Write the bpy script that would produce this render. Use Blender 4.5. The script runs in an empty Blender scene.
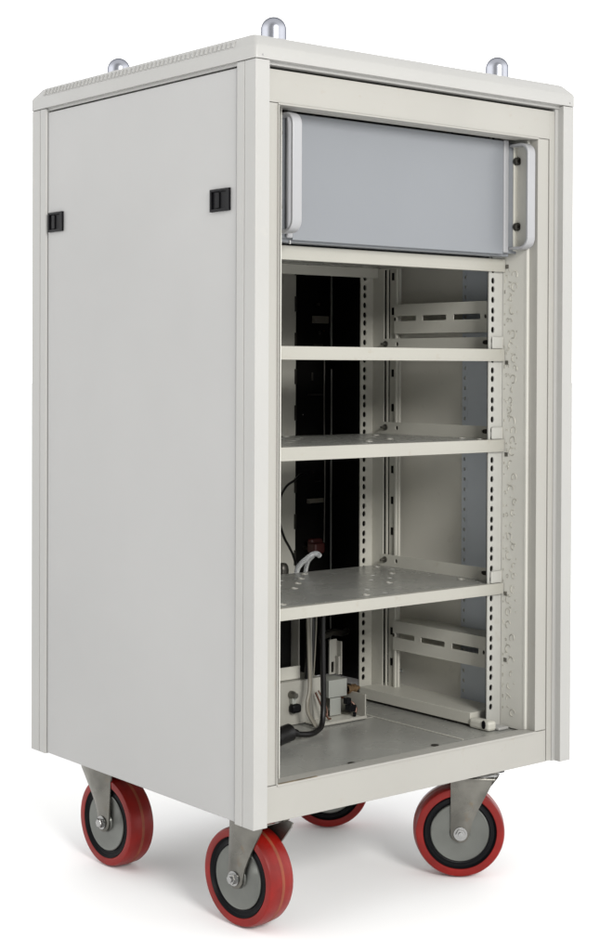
import bpy, bmesh, math, random
from mathutils import Vector, Matrix
random.seed(7)
PI = math.pi
S = bpy.context.scene
COL = S.collection
ZB = 0.155                      # underside of the cabinet above the floor
W, D, H = 0.600, 0.548, 0.9694  # cabinet size (without its top cover)

# ------------------------------------------------------------------ materials
def new_mat(name):
    m = bpy.data.materials.new(name); m.use_nodes = True
    nt = m.node_tree; b = nt.nodes['Principled BSDF']
    return m, nt, b

def paint(name, col, rough=.42, var=.035, bump=.04, bscale=900, stain=None, stain_amt=0.0, metallic=0.0, spec=.5, vscale=5):
    """powder coat / sheet metal with slow tone drift, fine orange peel and optional stains"""
    m, nt, b = new_mat(name)
    N, L = nt.nodes, nt.links
    tc = N.new('ShaderNodeTexCoord')
    n1 = N.new('ShaderNodeTexNoise'); n1.inputs['Scale'].default_value = vscale; n1.inputs['Detail'].default_value = 6
    L.new(tc.outputs['Object'], n1.inputs['Vector'])
    r = N.new('ShaderNodeValToRGB')
    r.color_ramp.elements[0].position = .3; r.color_ramp.elements[1].position = .7
    r.color_ramp.elements[0].color = (*[c*(1-var) for c in col], 1)
    r.color_ramp.elements[1].color = (*[min(1, c*(1+var)) for c in col], 1)
    L.new(n1.outputs['Fac'], r.inputs['Fac'])
    out = r.outputs['Color']
    if stain:
        n2 = N.new('ShaderNodeTexNoise'); n2.inputs['Scale'].default_value = 38; n2.inputs['Detail'].default_value = 8; n2.inputs['Roughness'].default_value = .7
        L.new(tc.outputs['Object'], n2.inputs['Vector'])
        r2 = N.new('ShaderNodeValToRGB')
        r2.color_ramp.elements[0].position = .60; r2.color_ramp.elements[0].color = (0, 0, 0, 1)
        r2.color_ramp.elements[1].position = .80; r2.color_ramp.elements[1].color = (stain_amt,)*3 + (1,)
        L.new(n2.outputs['Fac'], r2.inputs['Fac'])
        mx = N.new('ShaderNodeMix'); mx.data_type = 'RGBA'
        L.new(r2.outputs['Color'], mx.inputs['Factor']); L.new(out, mx.inputs[6]); mx.inputs[7].default_value = (*stain, 1)
        out = mx.outputs[2]
    L.new(out, b.inputs['Base Color'])
    b.inputs['Roughness'].default_value = rough; b.inputs['Metallic'].default_value = metallic
    b.inputs['Specular IOR Level'].default_value = spec
    n3 = N.new('ShaderNodeTexNoise'); n3.inputs['Scale'].default_value = 14; n3.inputs['Detail'].default_value = 4
    L.new(tc.outputs['Object'], n3.inputs['Vector'])
    mr = N.new('ShaderNodeMapRange'); mr.inputs['To Min'].default_value = max(0, rough-.06); mr.inputs['To Max'].default_value = min(1, rough+.08)
    L.new(n3.outputs['Fac'], mr.inputs['Value']); L.new(mr.outputs['Result'], b.inputs['Roughness'])
    if bump:
        n4 = N.new('ShaderNodeTexNoise'); n4.inputs['Scale'].default_value = bscale; n4.inputs['Detail'].default_value = 2
        L.new(tc.outputs['Object'], n4.inputs['Vector'])
        bp = N.new('ShaderNodeBump'); bp.inputs['Strength'].default_value = bump; bp.inputs['Distance'].default_value = .001
        L.new(n4.outputs['Fac'], bp.inputs['Height']); L.new(bp.outputs['Normal'], b.inputs['Normal'])
    return m

M = {}
M['coat']   = paint('cabinet powder coat', (.350, .347, .333), .42, .022, .05, stain=(.50, .47, .40), stain_amt=.14)
M['panel']  = paint('side panel powder coat', (.352, .350, .343), .45, .035, .05, vscale=3)
M['frame']  = paint('frame powder coat', (.318, .310, .284), .45, .035, .05, stain=(.26, .20, .12), stain_amt=.45)
M['inner']  = paint('interior coat', (.52, .51, .452), .45, .04, .06, stain=(.30, .26, .18), stain_amt=.40)
M['inner_wall'] = paint('interior wall coat', (.68, .662, .59), .5, .05, .06, stain=(.27, .24, .19), stain_amt=.3)
M['shelf']  = paint('shelf coat', (.325, .317, .280), .40, .04, .06, stain=(.22, .17, .10), stain_amt=.5)
M['tray']   = paint('worn shelf top', (.26, .26, .24), .26, .10, .06, stain=(.22, .21, .18), stain_amt=.5, vscale=9)
M['blue']   = paint('grey blue plate', (.56, .60, .64), .5, .05, .05)
M['device'] = paint('blue grey front panel', (.172, .182, .195), .34, .035, .05, spec=.5, vscale=4)
M['alu']    = paint('painted aluminium handle', (.31, .312, .32), .35, .02, .03, metallic=.15)
M['galv']   = paint('galvanised steel', (.16, .155, .138), .28, .35, .10, 160, stain=(.20, .14, .08), stain_amt=.8, metallic=.85, vscale=22)
M['web']    = paint('jamb coat', (.50, .493, .452), .45, .03, .06, stain=(.36, .31, .22), stain_amt=.35)
M['grime']  = paint('brown seam grime', (.15, .12, .08), .7, .4, .1, stain=(.34, .31, .26), stain_amt=1, vscale=60)
M['rail']   = paint('rail coat', (.375, .372, .345), .45, .03, .06, stain=(.28, .24, .17), stain_amt=.4)
M['mark']   = paint('chipped coat mark', (.36, .35, .305), .45, .35, .05, stain=(.18,.16,.11), stain_amt=.9, vscale=120)
M['steel']  = paint('bright steel', (.34, .34, .335), .24, .05, .0, metallic=1.0)
M['disc']   = paint('wheel disc coat', (.15, .155, .143), .30, .12, .03, metallic=.85, vscale=20)
M['black']  = paint('black plastic', (.004, .004, .005), .42, .1, .04, spec=.12)
M['void']   = paint('black lining and gap shade', (.0025, .0023, .0020), .6, .3, .06, vscale=12, spec=.12)  # also paints the shade in the cover gaps and behind the rail holes
M['darkmetal'] = paint('dim steel', (.045, .042, .035), .35, .3, .06, metallic=.6, vscale=30)
M['cable']  = paint('black cable sheath', (.006, .0055, .0055), .38, .1, .03, spec=.3)
M['greycable'] = paint('grey cable sheath', (.20, .185, .15), .4, .15, .03)
M['tan']    = paint('tan seam', (.20, .038, .012), .6, .35, .05, stain=(.22, .008, .005), stain_amt=1, vscale=30)
M['brass']  = paint('brass', (.42, .27, .15), .3, .25, .05, metallic=.9, vscale=60)
M['zinc']   = paint('plated box', (.36, .37, .34), .35, .08, .05, metallic=.3)
M['copper'] = paint('copper wire', (.10, .045, .028), .4, .2, .0, metallic=.3)
M['redplastic'] = paint('dark red plastic', (.035, .004, .003), .5, .2, .03)
# polyurethane tyre: red with scuffs on the running surface
def tyre_mat():
    m, nt, b = new_mat('red polyurethane'); N, L = nt.nodes, nt.links
    tc = N.new('ShaderNodeTexCoord')
    n = N.new('ShaderNodeTexNoise'); n.inputs['Scale'].default_value = 35; n.inputs['Detail'].default_value = 8
    L.new(tc.outputs['Object'], n.inputs['Vector'])
    r = N.new('ShaderNodeValToRGB'); e = r.color_ramp.elements
    e[0].position = .25; e[0].color = (.135, .004, .002, 1); e[1].position = .75; e[1].color = (.23, .006, .0035, 1)
    L.new(n.outputs['Fac'], r.inputs['Fac']); L.new(r.outputs['Color'], b.inputs['Base Color'])
    b.inputs['Roughness'].default_value = .38; b.inputs['Specular IOR Level'].default_value = .3
    bp = N.new('ShaderNodeBump'); bp.inputs['Strength'].default_value = .12; bp.inputs['Distance'].default_value = .001
    n2 = N.new('ShaderNodeTexNoise'); n2.inputs['Scale'].default_value = 260
    L.new(tc.outputs['Object'], n2.inputs['Vector']); L.new(n2.outputs['Fac'], bp.inputs['Height']); L.new(bp.outputs['Normal'], b.inputs['Normal'])
    return m
M['tyre'] = tyre_mat()
def chrome_mat():
    m, nt, b = new_mat('polished chrome'); b.inputs['Base Color'].default_value = (.40, .41, .45, 1); b.inputs['Specular Tint'].default_value = (.0, .0, .0, 1)  # black specular tint darkens the rim, imitating a dark mirrored surround
    b.inputs['Metallic'].default_value = 1; b.inputs['Roughness'].default_value = .09
    N, L = nt.nodes, nt.links; tc = N.new('ShaderNodeTexCoord'); n = N.new('ShaderNodeTexNoise'); n.inputs['Scale'].default_value = 60
    L.new(tc.outputs['Object'], n.inputs['Vector']); mr = N.new('ShaderNodeMapRange'); mr.inputs['To Min'].default_value = .22; mr.inputs['To Max'].default_value = .34
    L.new(n.outputs['Fac'], mr.inputs['Value']); L.new(mr.outputs['Result'], b.inputs['Roughness'])
    return m
M['chrome'] = chrome_mat()
def clear_mat():
    m, nt, b = new_mat('clear plastic'); b.inputs['Base Color'].default_value = (.85, .87, .88, 1)
    b.inputs['Transmission Weight'].default_value = .75; b.inputs['Roughness'].default_value = .15; b.inputs['IOR'].default_value = 1.35
    N, L = nt.nodes, nt.links; n = N.new('ShaderNodeTexNoise'); n.inputs['Scale'].default_value = 90
    mr = N.new('ShaderNodeMapRange'); mr.inputs['To Min'].default_value = .08; mr.inputs['To Max'].default_value = .3
    L.new(n.outputs['Fac'], mr.inputs['Value']); L.new(mr.outputs['Result'], b.inputs['Roughness'])
    return m
M['clear'] = clear_mat()
def white_mat():
    m, nt, b = new_mat('white studio paper')
    N, L = nt.nodes, nt.links; tc = N.new('ShaderNodeTexCoord'); n = N.new('ShaderNodeTexNoise'); n.inputs['Scale'].default_value = 3
    L.new(tc.outputs['Object'], n.inputs['Vector']); r = N.new('ShaderNodeValToRGB')
    r.color_ramp.elements[0].color = (.915, .915, .915, 1); r.color_ramp.elements[1].color = (.93, .93, .93, 1)
    L.new(n.outputs['Fac'], r.inputs['Fac']); L.new(r.outputs['Color'], b.inputs['Base Color'])
    b.inputs['Roughness'].default_value = .7; b.inputs['Specular IOR Level'].default_value = .2
    return m
M['white'] = white_mat()

# ------------------------------------------------------------------ helpers
def box(bm, x0, x1, y0, y1, z0, z1):
    v = [bm.verts.new((x, y, z)) for x in (x0, x1) for y in (y0, y1) for z in (z0, z1)]
    for f in ((0,1,3,2), (4,6,7,5), (0,4,5,1), (2,3,7,6), (0,2,6,4), (1,5,7,3)):
        bm.faces.new([v[i] for i in f])

def prism(bm, pts, f, a, b):
    """extrude the outline pts (u,v) from depth a to b; f(u,v,w) gives the point"""
    A = [bm.verts.new(f(u, v, a)) for u, v in pts]; B = [bm.verts.new(f(u, v, b)) for u, v in pts]
    n = len(pts)
    bm.faces.new(A); bm.faces.new(B[::-1])
    for i in range(n):
        bm.faces.new((A[i], B[i], B[(i+1) % n], A[(i+1) % n]))

def lathe(bm, prof, f, n=64, close=False):
    """prof: (r, h) pairs; f(x,y,h) maps"""
    rings = []
    for r, h in prof:
        if r < 1e-6: rings.append([bm.verts.new(f(0, 0, h))]*n)
        else: rings.append([bm.verts.new(f(r*math.cos(2*PI*i/n), r*math.sin(2*PI*i/n), h)) for i in range(n)])
    m = len(rings)
    for k in range(m if close else m-1):
        a, b = rings[k], rings[(k+1) % m]
        for i in range(n):
            j = (i+1) % n
            vs = []
            for v in (a[i], a[j], b[j], b[i]):
                if v not in vs: vs.append(v)
            if len(vs) > 2: bm.faces.new(vs)

def tube(bm, pts, r, n=10, flat=1.0, smooth=6):
    P = [Vector(p) for p in pts]
    Q = []
    for i in range(len(P)-1):
        p0, p1, p2, p3 = P[max(i-1, 0)], P[i], P[i+1], P[min(i+2, len(P)-1)]
        for k in range(smooth):
            t = k/smooth
            Q.append(.5*((2*p1)+(p2-p0)*t+(2*p0-5*p1+4*p2-p3)*t*t+(3*p1-p0-3*p2+p3)*t**3))
    Q.append(P[-1])
    rings = []; up = Vector((.3, .2, 1)).normalized()
    for i, q in enumerate(Q):
        d = (Q[min(i+1, len(Q)-1)]-Q[max(i-1, 0)]).normalized()
        a = up - d*up.dot(d)
        if a.length < 1e-3: a = Vector((1, 0, 0)) - d*d.x
        a.normalize(); b = d.cross(a); up = a
        rings.append([bm.verts.new(q+a*r*math.cos(2*PI*k/n)+b*r*flat*math.sin(2*PI*k/n)) for k in range(n)])
    for i in range(len(rings)-1):
        for k in range(n):
            bm.faces.new((rings[i][k], rings[i][(k+1) % n], rings[i+1][(k+1) % n], rings[i+1][k]))
    bm.faces.new(rings[0][::-1]); bm.faces.new(rings[-1])

def holed(bm, f, us, vs, holes, t, n=16):
    """sheet with real holes. us, vs: grid lines; holes[(i,j)] = (cu, cv, ru, rv, power)"""
    def sgn(a, p): return math.copysign(abs(a)**p, a)
    grid = {}
    def g(u, v, w):
        k = (round(u, 6), round(v, 6), w)
        if k not in grid: grid[k] = bm.verts.new(f(u, v, w))
        return grid[k]
    for i in range(len(us)-1):
        for j in range(len(vs)-1):
            u0, u1, v0, v1 = us[i], us[i+1], vs[j], vs[j+1]
            h = holes.get((i, j))
            if not h:
                for w in (0, t): bm.faces.new((g(u0,v0,w), g(u1,v0,w), g(u1,v1,w), g(u0,v1,w)))
                continue
            cu, cv, ru, rv, p = h
            cor = [(u1, v1), (u0, v1), (u0, v0), (u1, v0)]
            ring = {}
            for w in (0, t):
                ring[w] = [bm.verts.new(f(cu+ru*sgn(math.cos(2*PI*k/n), p), cv+rv*sgn(math.sin(2*PI*k/n), p), w)) for k in range(n)]
                R = ring[w]; q = n//4
                for c in range(4):
                    C = g(*cor[c], w)
                    for k in range(c*q, (c+1)*q): bm.faces.new((C, R[k % n], R[(k+1) % n]))
                    C2 = g(*cor[(c+1) % 4], w)
                    bm.faces.new((C, R[((c+1)*q) % n], C2))
            for k in range(n):
                bm.faces.new((ring[0][k], ring[0][(k+1) % n], ring[t][(k+1) % n], ring[t][k]))
    for i in range(len(us)-1):
        for v in (vs[0], vs[-1]): bm.faces.new((g(us[i],v,0), g(us[i+1],v,0), g(us[i+1],v,t), g(us[i],v,t)))
    for j in range(len(vs)-1):
        for u in (us[0], us[-1]): bm.faces.new((g(u,vs[j],0), g(u,vs[j+1],0), g(u,vs[j+1],t), g(u,vs[j],t)))

def finish(name, bm, mat, parent=None, bevel=0, smooth=False, lift=ZB, seg=2):
    """link the bmesh as one object; its shape is given in cabinet coordinates"""
    bmesh.ops.recalc_face_normals(bm, faces=bm.faces)
    me = bpy.data.meshes.new(name); bm.to_mesh(me); bm.free()
    me.materials.append(M[mat] if isinstance(mat, str) else mat)
    o = bpy.data.objects.new(name, me); COL.objects.link(o)
    if lift: me.transform(Matrix.Translation((0, 0, lift)))
    if parent is not None:
        o.parent = parent
        pos = Vector((0, 0, 0)); q = parent
        while q is not None: pos += q.location; q = q.parent
        me.transform(Matrix.Translation(-pos))
    if smooth:
        for p in me.polygons: p.use_smooth = True
        try: me.set_sharp_from_angle(angle=math.radians(35))
        except Exception: pass
    if bevel:
        b = o.modifiers.new('soft edges', 'BEVEL'); b.width = bevel; b.segments = seg; b.limit_method = 'ANGLE'; b.angle_limit = math.radians(40)
        b.harden_normals = False
    return o

def bx(name, dims, mat, parent=None, bevel=.0008):
    bm = bmesh.new()
    for d in (dims if isinstance(dims[0], (tuple, list)) else [dims]): box(bm, *d)
    return finish(name, bm, mat, parent, bevel)

def thing(name, label, cat, loc=(0, 0, 0), group=None):
    o = bpy.data.objects.new(name, None); COL.objects.link(o); o.location = loc; o.empty_display_size = .1
    o['label'] = label; o['category'] = cat
    if group: o['group'] = group
    return o

# ================================================================== the rack cabinet
rack = thing('rack_cabinet', 'pale beige open-fronted equipment rack on four red-tyred castors, with side panel and four shelves', 'equipment rack', (.3, .274, 0))

# ---- corner posts: stepped profile, the side face folded with one groove
def post_profile(flipx, flipy):
    o = [(0, 0), (.0225, 0), (.0225, .011), (.028, .011), (.028, .040)] if not flipy else [(0, 0), (.0225, 0), (.0225, .0120), (.0105, .0120), (.0105, .040)]
    o += [ (.0026, .040), (.0, .0385), (.0, .0243), (.0012, .0236), (.0012, .0226), (0, .0219)]
    return [((W-x) if flipx else x, (D-y) if flipy else y) for x, y in o]
for fx in (0, 1):
    for fy in (0, 1):
        bm = bmesh.new(); prism(bm, post_profile(fx, fy), lambda u, v, w: (u, v, w), 0, H)
        finish('corner_post', bm, 'coat', rack, .0012)

# ---- side panels, each with two black slide latches
for side in (0, 1):
    bm = bmesh.new()
    X = (lambda x: W-x) if side else (lambda x: x)
    a, b = sorted((X(.0028), X(.0100)))
    box(bm, a, b, .0418, .5065, .001, .9638)
    bx('gap_shade', (*sorted((X(.0102), X(.0115))), .0418, .5065, .9585, .9690), 'void', rack, 0)  # black strip painting in the shade of the gap under the cover
    p = finish('side_panel', bm, 'panel', rack, .0022, seg=3)
    # return fold beside the rear post
    for (y0, y1) in ((.4612, .5015), (.0545, .0955)):
        l = thing('x', '', '') if False else None
        bm = bmesh.new()
        z0, z1 = .7835, .8125
        s = -1 if not side else 1
        xa = X(.0028)
        def sb(x0, x1, *r): 
            q = sorted((xa+s*x0, xa+s*x1)); box(bm, q[0], q[1], *r)
        fr = .0032
        sb(-.004, .0035, y0, y0+fr*1.9, z0, z1); sb(-.004, .0035, y1-fr, y1, z0, z1)
        sb(-.004, .0035, y0+fr*1.9, y1-fr, z0, z0+fr); sb(-.004, .0035, y0+fr*1.9, y1-fr, z1-fr, z1)
        sb(.0002, .0008, y0+fr*1.9, y1-fr, z0+fr, z1-fr)
        lt = finish('latch', bm, 'black', p, .0006)
        bm = bmesh.new(); q0 = y0+.022; 
        sb(.0008, .0030, q0, q0+.008, z0+fr+.001, z1-fr-.001)
        if not side:
            # slider knob
            finish('latch_slider', bm, 'black', p, .0008)
        else: finish('latch_slider', bm, 'black', p, .0008)

# ---- top cover: vertical band, sloping shoulder, flat top
bm = bmesh.new()
def ring(x, y, z, c=.0):
    pts = []
    for sx, sy, base in ((0,0,PI), (1,0,1.5*PI), (1,1,0), (0,1,.5*PI)):
        r = .004
        cx = (W-x-r) if sx else (x+r); cy = (D-y-r) if sy else (y+r)
        for k in range(5):
            a = base+k*PI/8; pts.append(bm.verts.new((cx+r*math.cos(a), cy+r*math.sin(a), z)))
    return pts
levels = [(.0040, .0080, H-.0035), (.0040, .0080, H+.0006), (-.0015, -.0015, H+.0008), (-.0015, -.0015, .9855), (-.0006, 0, .9885), (.008, .013, 1.0010), (.0105, .017, 1.0030), (.014, .021, 1.0036)]
R_ = [ring(*l) for l in levels]
n = len(R_[0])
for k in range(len(R_)-1):
    for i in range(n): bm.faces.new((R_[k][i], R_[k][(i+1) % n], R_[k+1][(i+1) % n], R_[k+1][i]))
bm.faces.new(R_[-1]); 
# underside recessed so the cover reads as a folded sheet
inn = [bm.verts.new((x, y, H-.010)) for x, y in ((.02, .012), (.58, .012), (.58, .536), (.02, .536))]
bm.faces.new(R_[0][::-1])
for v in inn: bm.verts.remove(v)
cap = finish('top_cover', bm, 'coat', rack, 0, smooth=True)
# row of small slanted chips along the sloping shoulders of the sides
for s in (0, 1):
    bm = bmesh.new(); y = .035
    while y < .505:
        y += .0100+random.uniform(-.0008, .0008)
        L = random.uniform(.80, 1.0); w = .0034
        t0 = .06; t1 = t0+L*.86
        P = []
        for (t, dy) in ((t0, 0), (t0, w), (t1, w+.005), (t1, .005)):
            x = -.0006+t*.0086; z = .9885+t*.0125
            P.append((x, y+dy, z))
        nrm = Vector((-.82, 0, .57))
        A = [bm.verts.new((W-q[0] if s else q[0], q[1], q[2])) for q in P]
        off = [(q[0]+nrm.x*.0021, q[1], q[2]+nrm.z*.0021) for q in P]
        off = [(o[0], sum(q[1] for q in P)/4+(o[1]-sum(q[1] for q in P)/4)*.7, o[2]) for o in off]
        B = [bm.verts.new((W-q[0] if s else q[0], q[1], q[2])) for q in off]
        bm.faces.new(B)
        for i in range(4): bm.faces.new((A[i], A[(i+1) % 4], B[(i+1) % 4], B[i]))
    finish('embossed_edge', bm, 'coat', cap)
# corner pips on the band
bm = bmesh.new()
for x in (.010, W-.010):
    bm = bmesh.new()
    lathe(bm, [(.0012, 0), (.0009, .0006), (0, .0008)], lambda a, b, h, x=x: (x+a, -.0015-h, .9745+b), 12)
    finish('rivet', bm, 'steel', cap, smooth=True)

# ---- chromed domed nuts standing on the cover
for (x, y) in ((.083, .068), (.510, .070), (.080, .432), (.520, .475)):
    bm = bmesh.new()
    prof = [(0.019, 0), (.019, .0025), (.0168, .003), (.0168, .0225)]+[(.0168*math.cos(a), .0225+.0168*math.sin(a)) for a in [PI/2*k/12 for k in range(1, 13)]]
    lathe(bm, prof, lambda a, b, h: (x+a, y+b, 1.0036+h), 48)
    finish('domed_nut', bm, 'chrome', rack, smooth=True)

# ---- front frame: header, stiles, bottom rail (11 mm behind the posts)
FY = .011
header = finish('front_header', (lambda bm: (box(bm, .0285, .5715, FY+.0010, FY+.012, .9200, .9618), box(bm, .0455, .5365, FY-.0004, FY+.030, .9175, .9199), bm)[2])(bmesh.new()), 'frame', rack, .0006)
stL = bx('front_stile', [(.0285, .0470, FY+.0013, FY+.020, .0485, .9193), (.0455, .0472, FY-.0008, FY+.030, .0480, .9172)], 'frame', rack, .0006)
stR = bx('front_stile', [(.5362, .5590, FY+.0013, FY+.020, .0485, .9193), (.5605, .5715, FY+.0006, FY+.016, .0012, .9560)], 'frame', rack, .0006)
botr = bx('bottom_rail', [(.0285, .5588, FY+.0006, FY+.012, .0008, .0478), (.0475, .5360, FY-.0006, FY+.024, .0455, .0490)], 'frame', rack, .0007)
bx('seam_grime', [(.5591, .5604, FY+.0040, FY+.006, .0100, .9190)], 'grime', stR, 0)
bx('seam_grime', [(.5716, .5721, FY+.0040, FY+.006, .0080, .9560)], 'grime', stR, 0)
bx('seam_grime', [(.0500, .1150, FY-.0010, FY+.0030, .0487, .0492)], 'grime', botr, 0)
bx('rear_header', (.0285, .5715, D-.020, D-.010, .9200, .9590), 'frame', rack)
bx('rear_bottom_rail', (.0285, .5715, D-.020, D-.010, .0008, .0478), 'frame', rack)

# ---- base plate and roof lining
base = bx('base_plate', [(.03, .57, .024, .53, .036, .0450)], 'tray', rack, .0005)
bx('base_seam', [(.424, .4262, .05, .34, .0452, .0462), (.300, .424, .2395, .2410, .0452, .0458)], 'inner', base, .0003)
bm = bmesh.new()
for (x, y) in ((.368, .050), (.205, .0445)):
    bm = bmesh.new()
    lathe(bm, [(.0055, 0), (.0055, .0012), (.003, .0018), (0, .0010)], lambda a, b, h: (x+a, y+b, .0452+h), 16)
    finish('screw', bm, 'darkmetal', base, smooth=True)
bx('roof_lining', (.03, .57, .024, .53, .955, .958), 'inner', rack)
bx('gap_shade', (.0285, .5715, FY+.0122, FY+.0135, .9585, .9690), 'void', rack, 0)  # black strip added as the shade between header and cover

# ---- 19 inch rails with punched holes
def rail_z():
    z = .6555-.04445*13; out = []
    while z < .93:
        for dz in (0, .0127, .0286):
            if .066 < z+dz < .935: out.append(z+dz)
        z += .04445
    return sorted(out)
HZ = rail_z()
def rail(x0, x1, y, ztop=.94, zbot=.047, web=0, outer=1):
    """face in the plane y; outer=+1: the outer flange is at x1"""
    bm = bmesh.new()
    vs = [zbot]+[(HZ[i]+HZ[i+1])/2 for i in range(len(HZ)-1)]+[ztop]
    inner = x0 if outer > 0 else x1
    hc = inner+outer*.0085
    holes = {(0, j): (hc, HZ[j], .0036, .0047, .9) for j in range(len(HZ))}
    holed(bm, lambda u, v, w: (u, y+w, v), [x0, x1], vs, holes, .002)
    r = finish('rack_rail', bm, 'rail' if y < .2 else 'inner', rack)
    bx('rail_hole_shade', (x0+.003, x1-.0022, y+.0042, y+.0060, zbot, ztop), 'void', r, 0)  # black strip put behind the holes as painted shade
    return r
rFR = rail(.5015, .5305, .076, outer=1)
rFL = rail(.0695, .0985, .076, outer=-1)
rRR = rail(.5035, .5300, .361, outer=1)
rRL = rail(.0700, .0965, .361, outer=-1)

# webs running from the front rails to the stiles, with rough stamped marks
for s in (1, -1):
    bm = bmesh.new(); X = (lambda x: x) if s > 0 else (lambda x: W-x)
    a, b = sorted((X(.5312), X(.5330))); box(bm, a, b, FY+.021, .0765, .047, .93)
    a, b = sorted((X(.5306), X(.5360)))
    if s > 0: box(bm, a, b, FY+.0165, FY+.0208, .0492, .9170)
    web = finish('rail_web', bm, 'web', rack, .0004)
    bm = bmesh.new()
    z = .070
    xf = X(.5312)
    def mark(y, z, r, a0, a1, th=.0007):
        k = 9; pts = [(xf-s*.0002, y+r*math.cos(a0+(a1-a0)*i/k), z+1.15*r*math.sin(a0+(a1-a0)*i/k)) for i in range(k+1)]
        tube(bm, pts, th, 6, 1, 1)
    while z < .735:
        y = .0575+random.uniform(-.008, .005)
        a0 = random.uniform(-2.4, .4)
        mark(y, z, random.uniform(.0034, .0054), a0, a0+random.uniform(2.6, 5.2), .0008)
        if random.random() < .75: mark(.0655+random.uniform(-.003, .003), z+random.uniform(-.007, .007), random.uniform(.0012, .0024), 0, random.uniform(3, 6.2), .0006)
        if random.random() < .5:
            y2 = .062+random.uniform(-.004, .004); z2 = z+.008
            tube(bm, [(xf-s*.0002, y2, z2), (xf-s*.0002, y2-random.uniform(.002, .005), z2-random.uniform(.001, .004))], .0007, 6, 1, 1)
        if random.random() < .4: mark(.048+random.uniform(-.002, .002), z+random.uniform(-.005, .005), .0008, 0, 6.2, .0005)
        z += .0160+random.uniform(-.002, .004)
    finish('stamped_mark', bm, 'mark', web, smooth=True)
    z = .0735
    while z < .735:
        if random.random() < .8: bx('web_slot', (*sorted((xf-s*.0005, xf+s*.0002)), .0705, .0727, z, z+random.uniform(.002, .006)), 'mark', web, .0002)
        z += .0159

# ---- slotted struts beside the rear rails, folded flange towards the front
for s in (1, -1):
    X = (lambda x: x) if s > 0 else (lambda x: W-x)
    bm = bmesh.new()
    a, b = sorted((X(.5298), X(.5318))); box(bm, a, b, .3345, .3610, .047, .94)
    finish('rail_flange', bm, 'inner', rack, .0004)
    bm = bmesh.new()
    for (x0, x1, y0, y1) in ((.5330, .5348, .3285, .3325), (.5372, .5390, .3125, .3285), (.5330, .5348, .3085, .3125), (.5390, .5440, .3085, .3110), (.5348, .5372, .3085, .3105), (.5348, .5372, .3305, .3325)):
        a, b = sorted((X(x0), X(x1))); box(bm, a, b, y0, y1, .047, .94)
    st = finish('slotted_strut', bm, 'inner', rack, .0004)
    z = .10
    while z < .92:
        a, b = sorted((X(.5366), X(.5372)))
        bx('strut_slot', (a, b, .3185, .3235, z, z+.012), 'void', st, 0); z += .05+random.choice((0, .006))

# ---- inner skins: right and left
for s in (1, -1):
    X = (lambda x: x) if s > 0 else (lambda x: W-x)
    def sbx(name, x0, x1, y0, y1, z0, z1, mat, par=rack, bev=.0006):
        a, b = sorted((X(x0), X(x1))); return bx(name, (a, b, y0, y1, z0, z1), mat, par, bev)
    sbx('inner_skin', .5872, .5884, .042, .3722, .050, .950, 'inner_wall')
    # grey blue plate behind the front rail with a perforated edge
    bm = bmesh.new()
    vs = [.05]+[.05+.0159*k for k in range(1, 56)]+[.945]
    holes = {(0, j): (.199, .05+.0159*j+.008, .0022, .0030, 1) for j in range(1, 55)}
    holed(bm, lambda u, v, w: (X(.5780+w), u, v), [.193, .205], vs, holes, .0012)
    box(bm, *sorted((X(.5780), X(.5792))), .104, .1929, .05, .945)
    finish('perforated_plate', bm, 'blue', rack)
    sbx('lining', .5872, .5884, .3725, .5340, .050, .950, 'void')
    sbx('bottom_channel', .4920, .5600, .1010, .3480, .0492, .0665, 'inner')
    # slotted support bars
    for zc, slots in ((.661, 1), (.1515, 1)):
        bm = bmesh.new()
        z0, z1 = zc-.0235, zc+.0235
        us = [.1045, .119, .183, .1895, .253, .2595, .3125]
        us = [.1045, .1160, .1880, .1915, .2555, .2590, .3125]
        cells = {(1, 1): (.151, zc+.0005, .0285, .0043, .12), (3, 1): (.2215, zc+.0005, .0265, .0042, .12), (5, 1): (.2865, zc+.0005, .0240, .0041, .12)}
        holed(bm, lambda u, v, w: (X(.5316+w), u, v), us, [z0, zc-.010, zc+.011, z1], cells, .0018, n=32)
        a1, b1 = sorted((X(.5334), X(.5770)))
        box(bm, a1, b1, .1045, .3125, z1-.0016, z1-.0001); box(bm, a1, b1, .1045, .3125, z0+.0001, z0+.0016)
        sbar = finish('slotted_bar', bm, 'inner', rack, 0)
        for yy in (.1110, .3100):
            bm = bmesh.new()
            lathe(bm, [(.0030, 0), (.0030, .0014), (0, .0020)], lambda p, q, h: (X(.5316)-s*h, yy+p*.5, zc+q), 14)
            finish('screw', bm, 'darkmetal', sbar, smooth=True)
    if s < 0: continue
    bxx = sbx('channel_end', .4880, .5060, .0600, .1005, .0456, .0600, 'inner', rack, .004)
    sbx('channel_foot', .5062, .5280, .0560, .0860, .0456, .0500, 'coat', rack, .0015)
    a = X(.4880)
    bm = bmesh.new(); lathe(bm, [(.0042, 0), (.0042, .0015), (0, .0022)], lambda p, q, h: (a-s*h, .0690+p*.8, .0550+q*1.5), 14)
    finish('screw', bm, 'black', bxx, smooth=True)

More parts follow.
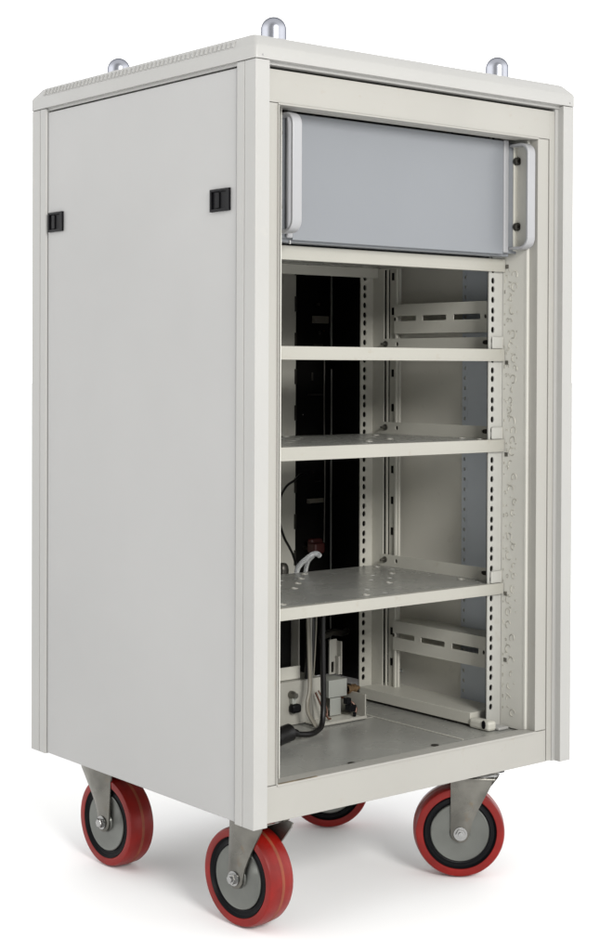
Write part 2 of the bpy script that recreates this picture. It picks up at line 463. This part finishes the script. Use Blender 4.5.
# ---- rear: door skin on the left, dark cable bay on the right
door = bx('rear_door', (.030, .5070, .5300, .5345, .049, .918), 'inner', rack)
z = .12
while z < .9:
    bx('hinge_notch', (.5035, .5074, .5278, .5299, z, z+.026), 'darkmetal', door, .0004); z += .062
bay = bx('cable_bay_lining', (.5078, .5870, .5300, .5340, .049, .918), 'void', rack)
bx('corner_strip', [(.5795, .5822, .5215, .5245, .60, .86), (.5802, .5822, .5215, .5240, .08, .58)], 'zinc', bay, .0004)
for (x0, x1, z, h) in ((.541, .578, .6590, .0125), (.531, .570, .5345, .0030), (.531, .571, .3490, .0075)):
    bx('cable_bracket', [(x0, x1, .5265, .5285, z, z+h), (x0, x0+.003, .5200, .5264, z, z+h*.5)], 'greycable' if h > .005 else 'darkmetal', bay, .0005)

# ---- shelves: folded tray with a bright front lip, side brackets, vent holes
def make_shelf(ztop, zbot, seed, open_holes):
    rnd = random.Random(seed)
    x0, x1, y0, y1 = .0700, .5300, .0700, .3460
    lip = bx('shelf', [(x0, x1, y0, y0+.0020, zbot, ztop), (x0, x1, y0+.0021, y0+.0120, ztop-.0016, ztop-.0002), (x0, x1, y0+.0021, y0+.012, zbot+.0002, zbot+.0016)], 'shelf', rack, .0011)
    bm = bmesh.new()
    nx, ny = 12, 7
    xa, xb, ya, yb = x0+.001, x1-.001, y0+.0122, y1
    us = [xa+(xb-xa)*i/nx for i in range(nx+1)]; vs = [ya+(yb-ya)*j/ny for j in range(ny+1)]
    holes = {}; plugs = []
    for i in range(nx):
        for j in range(ny):
            if (i*3+j*2) % 5 in (0, 3) and rnd.random() < .8:
                cu, cv = (us[i]+us[i+1])/2, (vs[j]+vs[j+1])/2
                holes[(i, j)] = (cu, cv, .0052, .0046, 1)
                if rnd.random() < .62: plugs.append((cu, cv))
    holed(bm, lambda u, v, w: (u, v, ztop-.0018+w), us, vs, holes, .0014)
    tr = finish('shelf_tray', bm, 'tray', lip)
    for (cu, cv) in (plugs if ztop < .5 else ()):
        bm = bmesh.new()
        lathe(bm, [(.0062, -.0002), (.0060, .0009), (.0040, .0011), (.0036, .0002), (0, .0002)], lambda a, b, h: (cu+a, cv+b*.9, ztop-.0004+h), 14)
        finish('vent_collar', bm, 'shelf', lip, smooth=True)
    bx('rear_lip', (x0+.002, x1-.002, y1+.0001, y1+.0018, zbot+.002, ztop-.0006), 'inner', lip, .0005)
    for s in (1, -1):
        X = (lambda x: x) if s > 0 else (lambda x: W-x)
        a, b = sorted((X(.5292), X(.5309)))
        bm = bmesh.new()
        holed(bm, lambda u, v, w: (X(.5292)+s*w, u, v), [.0745, .095, .122, .292, .314, .3400], [ztop-.004, ztop+.0010, ztop+.0185],
              {(1, 1): (.1075, ztop+.0105, .0085, .0035, .8), (3, 1): (.3030, ztop+.0095, .0032, .0036, 1)}, .0014, n=20)
        br = finish('side_bracket', bm, 'inner', rack)
        bx('bracket_tab', (*sorted((X(.5060), X(.5285))), .0728, .0745, ztop+.0004, ztop+.0180), 'rail', br, .0012)
        bx('bracket_backing', (*sorted((X(.5309), X(.5314))), .09, .32, ztop+.001, ztop+.0180), 'darkmetal', br, 0)
        bm = bmesh.new()
        lathe(bm, [(.0050, 0), (.0050, .002), (.0022, .0034), (0, .0034)], lambda p, q, h: (X(.5292)-s*h, .3290+p, ztop+.0100+q), 16)
        lathe(bm, [(.0022, .0034), (.0015, .0110), (0, .0112)], lambda p, q, h: (X(.5292)-s*h, .3290+p, ztop+.0100+q), 16)
        finish('screw', bm, 'galv', br, smooth=True)
    return lip
for (zt, zb, sd) in ((.7450, .7260, 3), (.6112, .5930, 5), (.4765, .4580, 8), (.2620, .2455, 11)):
    make_shelf(zt, zb, sd, 0)

# small pieces added to imitate the dark gaps where shelf ends meet the web
for z in (.735, .592, .455, .247, .148):
    bx('shelf_end_gap', (.5302, .5311, .0640, .0700, z-.004, z+.002), 'galv', rFR, .0004)

# clear plastic cable clip on the right inner skin
bm = bmesh.new()
tube(bm, [(.586, .350, .052), (.580, .350, .052), (.576, .349, .058), (.576, .349, .076), (.580, .350, .082), (.586, .350, .082)], .0024, 8, 1.6, 4)
finish('cable_clip', bm, 'clear', rack, smooth=True)
bx('bolt_stub', (.470, .478, .018, .026, -.0035, .0006), 'black', botr, .0005)

# ================================================================== castors (parts of the cabinet)
HR = .066      # wheel radius
def castor_meshes():
    d = {}
    ax = lambda a, b, h: (a, h, HR+b)            # wheel axis along local y, rolling direction x
    def mk(key, fn, mat, smooth=True, bevel=0):
        bm = bmesh.new(); fn(bm)
        bmesh.ops.recalc_face_normals(bm, faces=bm.faces)
        me = bpy.data.meshes.new(key); bm.to_mesh(me); bm.free(); me.materials.append(M[mat])
        if smooth:
            for p in me.polygons: p.use_smooth = True
            me.set_sharp_from_angle(angle=math.radians(38))
        d[key] = (me, bevel)
    mk('tyre', lambda bm: lathe(bm, [(.0520, -.0185), (.0535, -.0205), (.0610, -.0212), (.0632, -.0204), (.0650, -.0165), (.0657, -.0080), (.0660, -.0017), (.0660, .0017), (.0657, .0080), (.0650, .0165), (.0632, .0204), (.0610, .0212), (.0535, .0205), (.0520, .0185)], ax, 96, close=True), 'tyre')
    mk('mould_seam', lambda bm: lathe(bm, [(.0655, -.0026), (.0661, -.0024), (.0662, -.0012), (.0660, -.0008), (.0662, -.0003), (.0662, .0004), (.0660, .0009), (.0662, .0013), (.0661, .0024), (.0655, .0026)], ax, 96, close=True), 'tan')
    def rim(bm):
        lathe(bm, [(.0427, -.0150), (.0430, -.0172), (.0445, -.0178), (.0470, -.0166), (.0500, -.0170), (.0518, -.0195), (.0527, -.0207), (.0527, .0207), (.0518, .0195), (.0500, .0170), (.0470, .0166), (.0445, .0178), (.0430, .0172), (.0427, .0150)], ax, 96, close=True)
    mk('rim', rim, 'black')
    def hub(bm):
        for s in (1, -1):
            lathe(bm, [(.0426, s*.0120), (.0424, s*.0190), (.0412, s*.0200), (.0395, s*.0196), (.0250, s*.0190), (.0150, s*.0192), (.0140, s*.0215), (.0, s*.0215)], ax, 72)
    mk('hub_cap', hub, 'disc')
    def leg(s):
        def f(bm):
            r = .0138
            rows = [(.0765, -.046, .0138), (.0700, -.0450, .0138), (.0600, -.0400, .0138), (.045, -.0318, .0138), (.030, -.0238, .0138), (.015, -.0172, .0138)]
            rows += [(r*math.sin(a), -r*math.cos(a), r*math.cos(a)) for a in [PI/8*(0-k) for k in range(0, 4)]]+[(-r*.985, -.0022, .0022)]
            nu = 8; G = []
            if s < 0: rows = [(v, ul-(.016*max(0, (v-.02)/.056)), ur) for v, ul, ur in rows]
            for (v, ul, ur) in rows:
                row = []
                for k in range(nu+1):
                    t = -1+2*k/nu; uu = ul+(ur-ul)*(k/nu)
                    dep = .0266-.0048*abs(t)**3*min(1, max(.12, (ur-ul)/.058))
                    row.append([bm.verts.new((uu, s*(dep+w), HR+v)) for w in (-.0026, 0)])
                G.append(row)
            for j in range(len(G)-1):
                for k in range(nu):
                    for w in (0, 1): bm.faces.new((G[j][k][w], G[j][k+1][w], G[j+1][k+1][w], G[j+1][k][w]))
                for k in (0, nu): bm.faces.new((G[j][k][0], G[j][k][1], G[j+1][k][1], G[j+1][k][0]))
            for j in (0, -1):
                for k in range(nu): bm.faces.new((G[j][k][0], G[j][k+1][0], G[j][k+1][1], G[j][k][1]))
        return f
    mk('fork_leg', leg(1), 'galv'); mk('fork_leg_far', leg(-1), 'galv')
    mk('fork_crown', lambda bm: (box(bm, -.0500, .0135, -.0272, .0272, HR+.0765, HR+.0800),), 'galv', False, .001)
    mk('swivel_race', lambda bm: lathe(bm, [(0, HR+.080), (.027, HR+.080), (.029, HR+.082), (.027, HR+.0855), (0, HR+.0855)], lambda a, b, h: (a-.030, b, h), 40), 'steel')
    mk('mounting_plate', lambda bm: box(bm, -.0540, -.0060, -.022, .022, HR+.0857, HR+.0888), 'galv', False, .001)
    def bolt(bm):
        lathe(bm, [(.0098, -.0269), (.0098, -.0284), (.0, -.0284)], ax, 28); lathe(bm, [(.0098, .0269), (.0098, .0284), (.0, .0284)], ax, 28)
        lathe(bm, [(.0072, -.0284), (.0072, -.0325), (.0060, -.0340), (.0, -.0342)], ax, 6); lathe(bm, [(.0072, .0284), (.0072, .0330), (0, .0330)], ax, 6)
        lathe(bm, [(.005, -.034), (.004, .0355), (0, .036)], ax, 14)
        lathe(bm, [(.0115, -.0216), (.0115, -.0238), (.006, -.0239)], ax, 24); lathe(bm, [(.0115, .0216), (.0115, .0238), (.006, .0239)], ax, 24)
    mk('axle_bolt', bolt, 'steel')
    return d
CM = castor_meshes()
def castor(cx, cy, dx, dy):
    """cx,cy: wheel centre; (dx,dy): direction from the swivel towards the wheel"""
    c = bpy.data.objects.new('castor', None); COL.objects.link(c); c.parent = rack
    c.location = Vector((cx, cy, 0))-rack.location; c.rotation_euler = (0, 0, math.atan2(dy, dx))
    for key, (me, bev) in CM.items():
        o = bpy.data.objects.new('fork_leg' if key.startswith('fork_leg') else key, me); COL.objects.link(o); o.parent = c
        if bev:
            b = o.modifiers.new('soft edges', 'BEVEL'); b.width = bev; b.segments = 2; b.limit_method = 'ANGLE'; b.angle_limit = math.radians(40)
    return c
def azdir(az):   # wheel face looks along az (deg, 0 = towards the front, 90 = towards the left); rolling direction is perpendicular
    a = math.radians(az); return (-math.sin(a), -math.cos(a))
def cast_from_face(cx, cy, az, back):
    nx, ny = azdir(az)
    tx, ty = (-ny, nx)
    if back: tx, ty = -tx, -ty
    return castor(cx, cy, tx, ty)
cast_from_face(.063, .090, 84, True)
cast_from_face(.066, .412, 87, False)
cast_from_face(.434, .067, 40, True)
cast_from_face(.446, .372, 36, True)

# ================================================================== device in the top bay
dev = thing('rack_device', 'blue-grey blank rack device with two bow handles, mounted in the top bay of the cabinet', 'rack device', (.3, .2, ZB+.7462))
PY = .050
bx('chassis', (.080, .520, PY+.0045, .330, .7475, .9120), 'device', dev, .001)
fp = bx('front_panel', [(.0600, .5350, PY, PY+.0030, .7520, .9150), (.0995, .5005, PY-.0030, PY-.0001, .7500, .9165)], 'device', dev, .0012)
bx('edge_trim', (.5007, .5110, PY-.0042, PY-.0001, .7525, .9180), 'alu', fp, .0020)
bx('edge_trim', (.0890, .0993, PY-.0042, PY-.0001, .7525, .9180), 'alu', fp, .0020)
for s in (1, -1):
    X = (lambda x: x) if s > 0 else (lambda x: W-x)
    a, b = sorted((X(.5142), X(.5300)))
    z0, z1 = .7570, .9125; yf = .0115; r = .017; th = .0042
    out = []; inn = []
    def arc(cy, cz, a0, a1, rr): return [(cy+rr*math.cos(a0+(a1-a0)*k/8), cz+rr*math.sin(a0+(a1-a0)*k/8)) for k in range(9)]
    out = [(PY-.0002, z0)] + arc(yf+r, z0+r, -PI/2, -PI, r) + arc(yf+r, z1-r, PI, PI/2, r) + [(PY-.0002, z1)]
    inn = [(PY-.0002, z1-th)] + arc(yf+r, z1-r, PI/2, PI, r-th) + arc(yf+r, z0+r, PI, 1.5*PI, r-th) + [(PY-.0002, z0+th)]
    bm = bmesh.new()
    pts = out+inn
    A = [bm.verts.new((a, u, v)) for u, v in pts]; B = [bm.verts.new((b, u, v)) for u, v in pts]
    n = len(pts); m = len(out)
    for i in range(m-1):
        bm.faces.new((A[i], A[i+1], A[n-2-i], A[n-1-i])); bm.faces.new((B[i], B[n-1-i], B[n-2-i], B[i+1]))
    for i in range(n): bm.faces.new((A[i], B[i], B[(i+1) % n], A[(i+1) % n]))
    h = finish('handle', bm, 'alu', dev, .0010, smooth=True)
    # beige strip behind the ear opening with two cap screws
    a2, b2 = sorted((X(.5235), X(.5330)))
    ear = bx('mounting_ear', (a2, b2, PY-.0022, PY-.0002, .7560, .9130), 'inner', dev, .0006)
    for z in (.7915, .8880):
        bm = bmesh.new()
        lathe(bm, [(.0060, 0), (.0060, .0050), (.0050, .0062), (.0028, .0062), (.0026, .0030), (0, .0030)], lambda p, q, hh: (X(.5275)+p, PY-.0023-hh, z+q), 20)
        finish('cap_screw', bm, 'darkmetal', ear, smooth=True)
bx('foot_tab', (.0935, .0960, .046, .0485, .7445, .7495), 'steel', dev, .0004)

# ================================================================== bottom bay equipment
tr = thing('junction_tray', 'open pale metal tray with upright slotted bracket and plated box, on the cabinet floor', 'metal tray', (.355, .28, ZB+.0462))
bx('tray_floor', (.3105, .4060, .2372, .335, .0464, .0486), 'inner', tr, .0005)
bx('tray_lip', (.3105, .4060, .2350, .2371, .0464, .0510), 'shelf', tr, .0006)
bx('tray_end', (.4038, .4062, .2373, .335, .0488, .0830), 'shelf', tr, .0006)
bx('tray_back', (.3105, .4036, .3330, .3350, .0488, .0930), 'inner', tr, .0006)
bx('plated_box', [(.3590, .3960, .270, .305, .0770, .1040), (.3600, .3820, .2680, .2698, .050, .0768)], 'zinc', tr, .0012)
bm = bmesh.new()
lathe(bm, [(.0075, 0), (.0075, .004), (.0055, .005), (.0055, .012), (.0068, .013), (.0068, .018), (.003, .019), (.003, .026), (0, .026)], lambda a, b, h: (.3962+h, .272+a, .0860+b), 20)
finish('connector', bm, 'brass', tr, smooth=True)
bm = bmesh.new()
holed(bm, lambda u, v, w: (u, .300+w, v), [.386, .401], [.106, .128, .160], {(0, 0): (.3925, .117, .0030, .0085, .3)}, .0022, n=24)
box(bm, .4012, .4030, .290, .3022, .106, .157); box(bm, .3975, .4011, .292, .2998, .106, .134)
finish('slotted_bracket', bm, 'shelf', tr, 0)
bm = bmesh.new()
tube(bm, [(.386, .29, .076), (.392, .262, .072), (.398, .252, .062), (.394, .249, .052)], .0017, 8)
finish('wiring', bm, 'copper', tr, smooth=True); bm = bmesh.new()
tube(bm, [(.325, .262, .092), (.330, .252, .070), (.338, .248, .054), (.345, .250, .0515)], .0015, 8)
finish('wiring', bm, 'copper', tr, smooth=True); bm = bmesh.new()
tube(bm, [(.331, .262, .094), (.341, .255, .068), (.340, .252, .054)], .0012, 8)
finish('wiring', bm, 'copper', tr, smooth=True)
bm = bmesh.new()
tube(bm, [(.395, .330, .158), (.430, .350, .160), (.465, .375, .154), (.500, .400, .146), (.520, .410, .146)], .0055, 10)
finish('conduit', bm, 'darkmetal', tr, smooth=True)
bx('terminal', [(.384, .398, .2500, .262, .0560, .0660), (.3845, .3925, .256, .266, .0664, .0760), (.3895, .3940, .246, .2498, .0490, .056)], 'black', tr, .0010)

pu = thing('power_unit', 'white folded-metal power unit with dark upper housing, at the back left of the bottom bay', 'power unit', (.20, .31, ZB+.0462))
ub = bx('lower_plate', [(.090, .3460, .2700, .2720, .0463, .1118), (.090, .3460, .2721, .335, .1095, .1117)], 'shelf', pu, .0008)
bm = bmesh.new()
lathe(bm, [(.006, 0), (.006, .006), (.004, .009), (.004, .013), (0, .013)], lambda a, b, h: (.2835+a, .2698-h, .0925+b), 18)
finish('socket', bm, 'galv', ub, smooth=True)
bx('cable_gland', [(.2780, .2960, .258, .2698, .0655, .0790)], 'black', ub, .004)
bm = bmesh.new()
prism(bm, [(.2805, .079), (.2880, .079), (.2890, .0915), (.2800, .0915)], lambda u, v, w: (u, w, v), .262, .2697)
finish('gland_sleeve', bm, 'zinc', ub, .001)
bx('upper_lip', [(.090, .3100, .2800, .2820, .1122, .1318)], 'inner', pu, .0008)
bx('upper_housing', [(.090, .3060, .2960, .345, .1122, .2350)], 'void', pu, .002)
bx('upper_edge', [(.3085, .3110, .2825, .345, .1122, .2350)], 'shelf', pu, .0006)
bx('divider', [(.3195, .3206, .3100, .345, .1122, .2350)], 'darkmetal', pu, .0004)

pc = thing('power_cable', 'thick black power cable hanging into the bottom bay and ending in a black plug', 'power cable', (.30, .22, ZB+.0462))
bm = bmesh.new()
tube(bm, [(.3045, .221, .2440), (.3030, .220, .2000), (.3035, .220, .1600), (.3045, .220, .1100), (.3020, .217, .0750), (.2930, .210, .0560), (.2760, .200, .0520), (.2560, .192, .0515), (.2360, .190, .0540), (.2220, .189, .0575)], .0042, 12)
finish('cable_sheath', bm, 'cable', pc, smooth=True)
bm = bmesh.new()
tube(bm, [(.2270, .1890, .0570), (.2190, .1880, .0600), (.2060, .1850, .0620)], .0058, 12, 1, 3)
tube(bm, [(.2120, .1860, .0610), (.2000, .1840, .0600), (.1830, .1790, .0590), (.1650, .1740, .0590), (.1500, .170, .0590)], .0128, 14, 1, 4)
finish('plug', bm, 'cable', pc, smooth=True)

bun = thing('cable_bundle', 'bundle of flat grey and black leads hanging behind the thick black cable', 'cables', (.295, .24, ZB+.0462))
bm = bmesh.new()
tube(bm, [(.2990, .250, .2440), (.2985, .248, .2000), (.2990, .246, .1500), (.2990, .244, .1200), (.2950, .240, .1000), (.2895, .238, .0860), (.2885, .236, .0720), (.2930, .230, .0580), (.2960, .226, .0505)], .0042, 10, .7)
finish('flat_lead', bm, 'greycable', bun, smooth=True)
bm = bmesh.new()
tube(bm, [(.3150, .262, .2440), (.3140, .260, .1800), (.3140, .258, .1200), (.3150, .255, .0600), (.3170, .252, .0510)], .0017, 8)
finish('thin_lead', bm, 'shelf', bun, smooth=True)
for (x, y, r_) in ((.3090, .262, .0034), (.3250, .272, .0046), (.3380, .285, .0040)):
    bm = bmesh.new()
    tube(bm, [(x-.002, y, .2440), (x, y-.002, .1800), (x+.001, y+.004, .1140)], r_, 10)
    finish('black_lead', bm, 'cable', bun, smooth=True)
for (x, y) in ((.3180, .2655), (.3330, .2720)):
    bm = bmesh.new()
    tube(bm, [(x+.003, y, .2440), (x+.001, y, .1800), (x, y+.004, .1140)], .0013, 8)
    finish('thin_lead', bm, 'greycable', bun, smooth=True)

lc = thing('looped_cable', 'thin black cable bowed in a loop above the rear of the lowest shelf', 'cable', (.37, .38, ZB+.27))
bm = bmesh.new()
tube(bm, [(.520, .500, .4050), (.470, .470, .4050), (.4394, .450, .3975), (.3793, .400, .3917), (.3325, .360, .3728), (.3245, .350, .3459), (.3428, .360, .3175), (.3700, .380, .2980), (.3943, .400, .2819), (.410, .410, .262)], .0020, 10)
finish('cable_sheath', bm, 'cable', lc, smooth=True)

ct = thing('clear_tube', 'bent clear plastic tube sticking up behind the lowest shelf', 'plastic tube', (.37, .335, ZB+.262))
bm = bmesh.new()
tube(bm, [(.3600, .352, .2450), (.3610, .349, .2660), (.3650, .344, .2760), (.3720, .338, .2840), (.3800, .334, .2900), (.3880, .333, .2905), (.3940, .334, .2870)], .0042, 12)
tube(bm, [(.3780, .352, .2450), (.3785, .349, .2640), (.3780, .343, .2780), (.3820, .336, .2870)], .0034, 12)
finish('tube_wall', bm, 'clear', ct, smooth=True)

bl = thing('rubber_grommet', 'dark rounded rubber grommet at the rear edge of the lowest shelf', 'grommet', (.333, .356, ZB+.2450))
bm = bmesh.new()
lathe(bm, [(.0, .0), (.0095, 0), (.010, .022), (.009, .028), (.006, .032), (0, .033)], lambda a, b, h: (.3375+a, .357+b, .2450+h), 24)
finish('grommet_body', bm, 'darkmetal', bl, smooth=True)
bx('grommet_base', (.326, .349, .349, .368, .2410, .2449), 'black', bl, .001)

for (x, z, w, h, m_) in ((.552, .690, .006, .004, 'darkmetal'), (.556, .640, .004, .006, 'darkmetal'), (.520, .500, .004, .003, 'steel'), (.560, .430, .010, .002, 'darkmetal'),
                        (.5680, .3300, .0030, .0030, 'steel'), (.548, .385, .014, .002, 'darkmetal'), (.540, .560, .003, .014, 'darkmetal'), (.567, .645, .002, .002, 'brass'), (.545, .620, .020, .003, 'darkmetal')):
    bx('bay_fitting', (x, x+w, .5265, .5290, z, z+h), m_, bay, .0005)
bm = bmesh.new(); tube(bm, [(.5660, .5240, .60), (.5640, .5220, .50), (.5670, .5230, .40), (.5650, .5220, .28)], .0016, 8)
finish('bay_wire', bm, 'darkmetal', bay, smooth=True)
rb = thing('red_connector', 'dim red plastic connector in the dark rear bay above the clear tube', 'connector', (.532, .50, ZB+.265))
bx('connector_body', [(.517, .541, .4900, .512, .2660, .2840), (.522, .549, .505, .518, .2760, .2900)], 'redplastic', rb, .004)
bx('connector_pin', [(.524, .530, .5125, .5299, .270, .276)], 'darkmetal', rb, .0005)

# ================================================================== white studio floor
bm = bmesh.new()
bm.faces.new([bm.verts.new(v) for v in ((-60, -60, 0), (60, -60, 0), (60, 60, 0), (-60, 60, 0))])
me = bpy.data.meshes.new('floor'); bm.to_mesh(me); bm.free(); me.materials.append(M['white'])
fl = bpy.data.objects.new('floor', me); COL.objects.link(fl); fl['kind'] = 'structure'

# ================================================================== light
wd = bpy.data.worlds.new('World'); S.world = wd; wd.use_nodes = True
# studio surround: bright white backdrop and sides, a dim room behind the photographer
nt = wd.node_tree; N, L = nt.nodes, nt.links
bg = N['Background']; bg.inputs['Color'].default_value = (1, 1, 1, 1)
tc = N.new('ShaderNodeTexCoord')
def wdot(v, lo, hi, a, b):
    d = N.new('ShaderNodeVectorMath'); d.operation = 'DOT_PRODUCT'; d.inputs[1].default_value = Vector(v).normalized()
    L.new(tc.outputs['Generated'], d.inputs[0])
    r = N.new('ShaderNodeMapRange'); r.interpolation_type = 'SMOOTHSTEP'
    for k, q in zip(('From Min', 'From Max', 'To Min', 'To Max'), (lo, hi, a, b)): r.inputs[k].default_value = q
    L.new(d.outputs['Value'], r.inputs['Value']); return r.outputs['Result']
def wmul(a, b):
    m_ = N.new('ShaderNodeMath'); m_.operation = 'MULTIPLY'; L.new(a, m_.inputs[0]); L.new(b, m_.inputs[1]); return m_.outputs[0]
room = wdot((-.62, -.78, .05), .40, .85, 1.0, .25)
top = wdot((0, 0, 1), .20, .80, 1.0, .50)
base_l = wdot((0, 0, 1), -1, 1, 2.15, 2.15)
L.new(wmul(wmul(room, top), base_l), bg.inputs['Strength'])
def area(name, loc, tgt, sx, sy, power, col=(1, 1, 1)):
    l = bpy.data.lights.new(name, 'AREA'); l.shape = 'RECTANGLE'; l.size = sx; l.size_y = sy; l.energy = power; l.color = col
    o = bpy.data.objects.new(name, l); COL.objects.link(o); o.location = loc
    o.rotation_euler = (Vector(tgt)-Vector(loc)).to_track_quat('-Z', 'Y').to_euler(); return o
area('front softbox', (-.9, -3.4, 2.1), (.3, 0, .6), 1.1, 1.1, 132, (1, .985, .96))

# ================================================================== camera
cam = bpy.data.cameras.new('camera'); co = bpy.data.objects.new('camera', cam); COL.objects.link(co)
yaw, pitch, roll = 0.668620277, -0.0124645982, 0.00339424022
f = Vector((math.sin(yaw)*math.cos(pitch), math.cos(yaw)*math.cos(pitch), math.sin(pitch)))
r = Vector((math.cos(yaw), -math.sin(yaw), 0)); u = r.cross(f)
r2 = math.cos(roll)*r+math.sin(roll)*u; u2 = -math.sin(roll)*r+math.cos(roll)*u
m = Matrix((r2, u2, -f)).transposed().to_4x4(); m.translation = Vector((-1.23646928, -1.56949039, .583192867+ZB))
co.matrix_world = m
cam.sensor_fit = 'VERTICAL'; cam.sensor_height = 36; cam.lens = 1595.80177*36/951
cam.shift_x = 43.0621/951; cam.shift_y = -88.596/951
cam.clip_start = .05; cam.clip_end = 100
S.camera = co
S.view_settings.view_transform = 'Standard'; S.view_settings.look = 'None'; S.view_settings.exposure = 0; S.view_settings.gamma = 1
S.cycles.max_bounces = 8
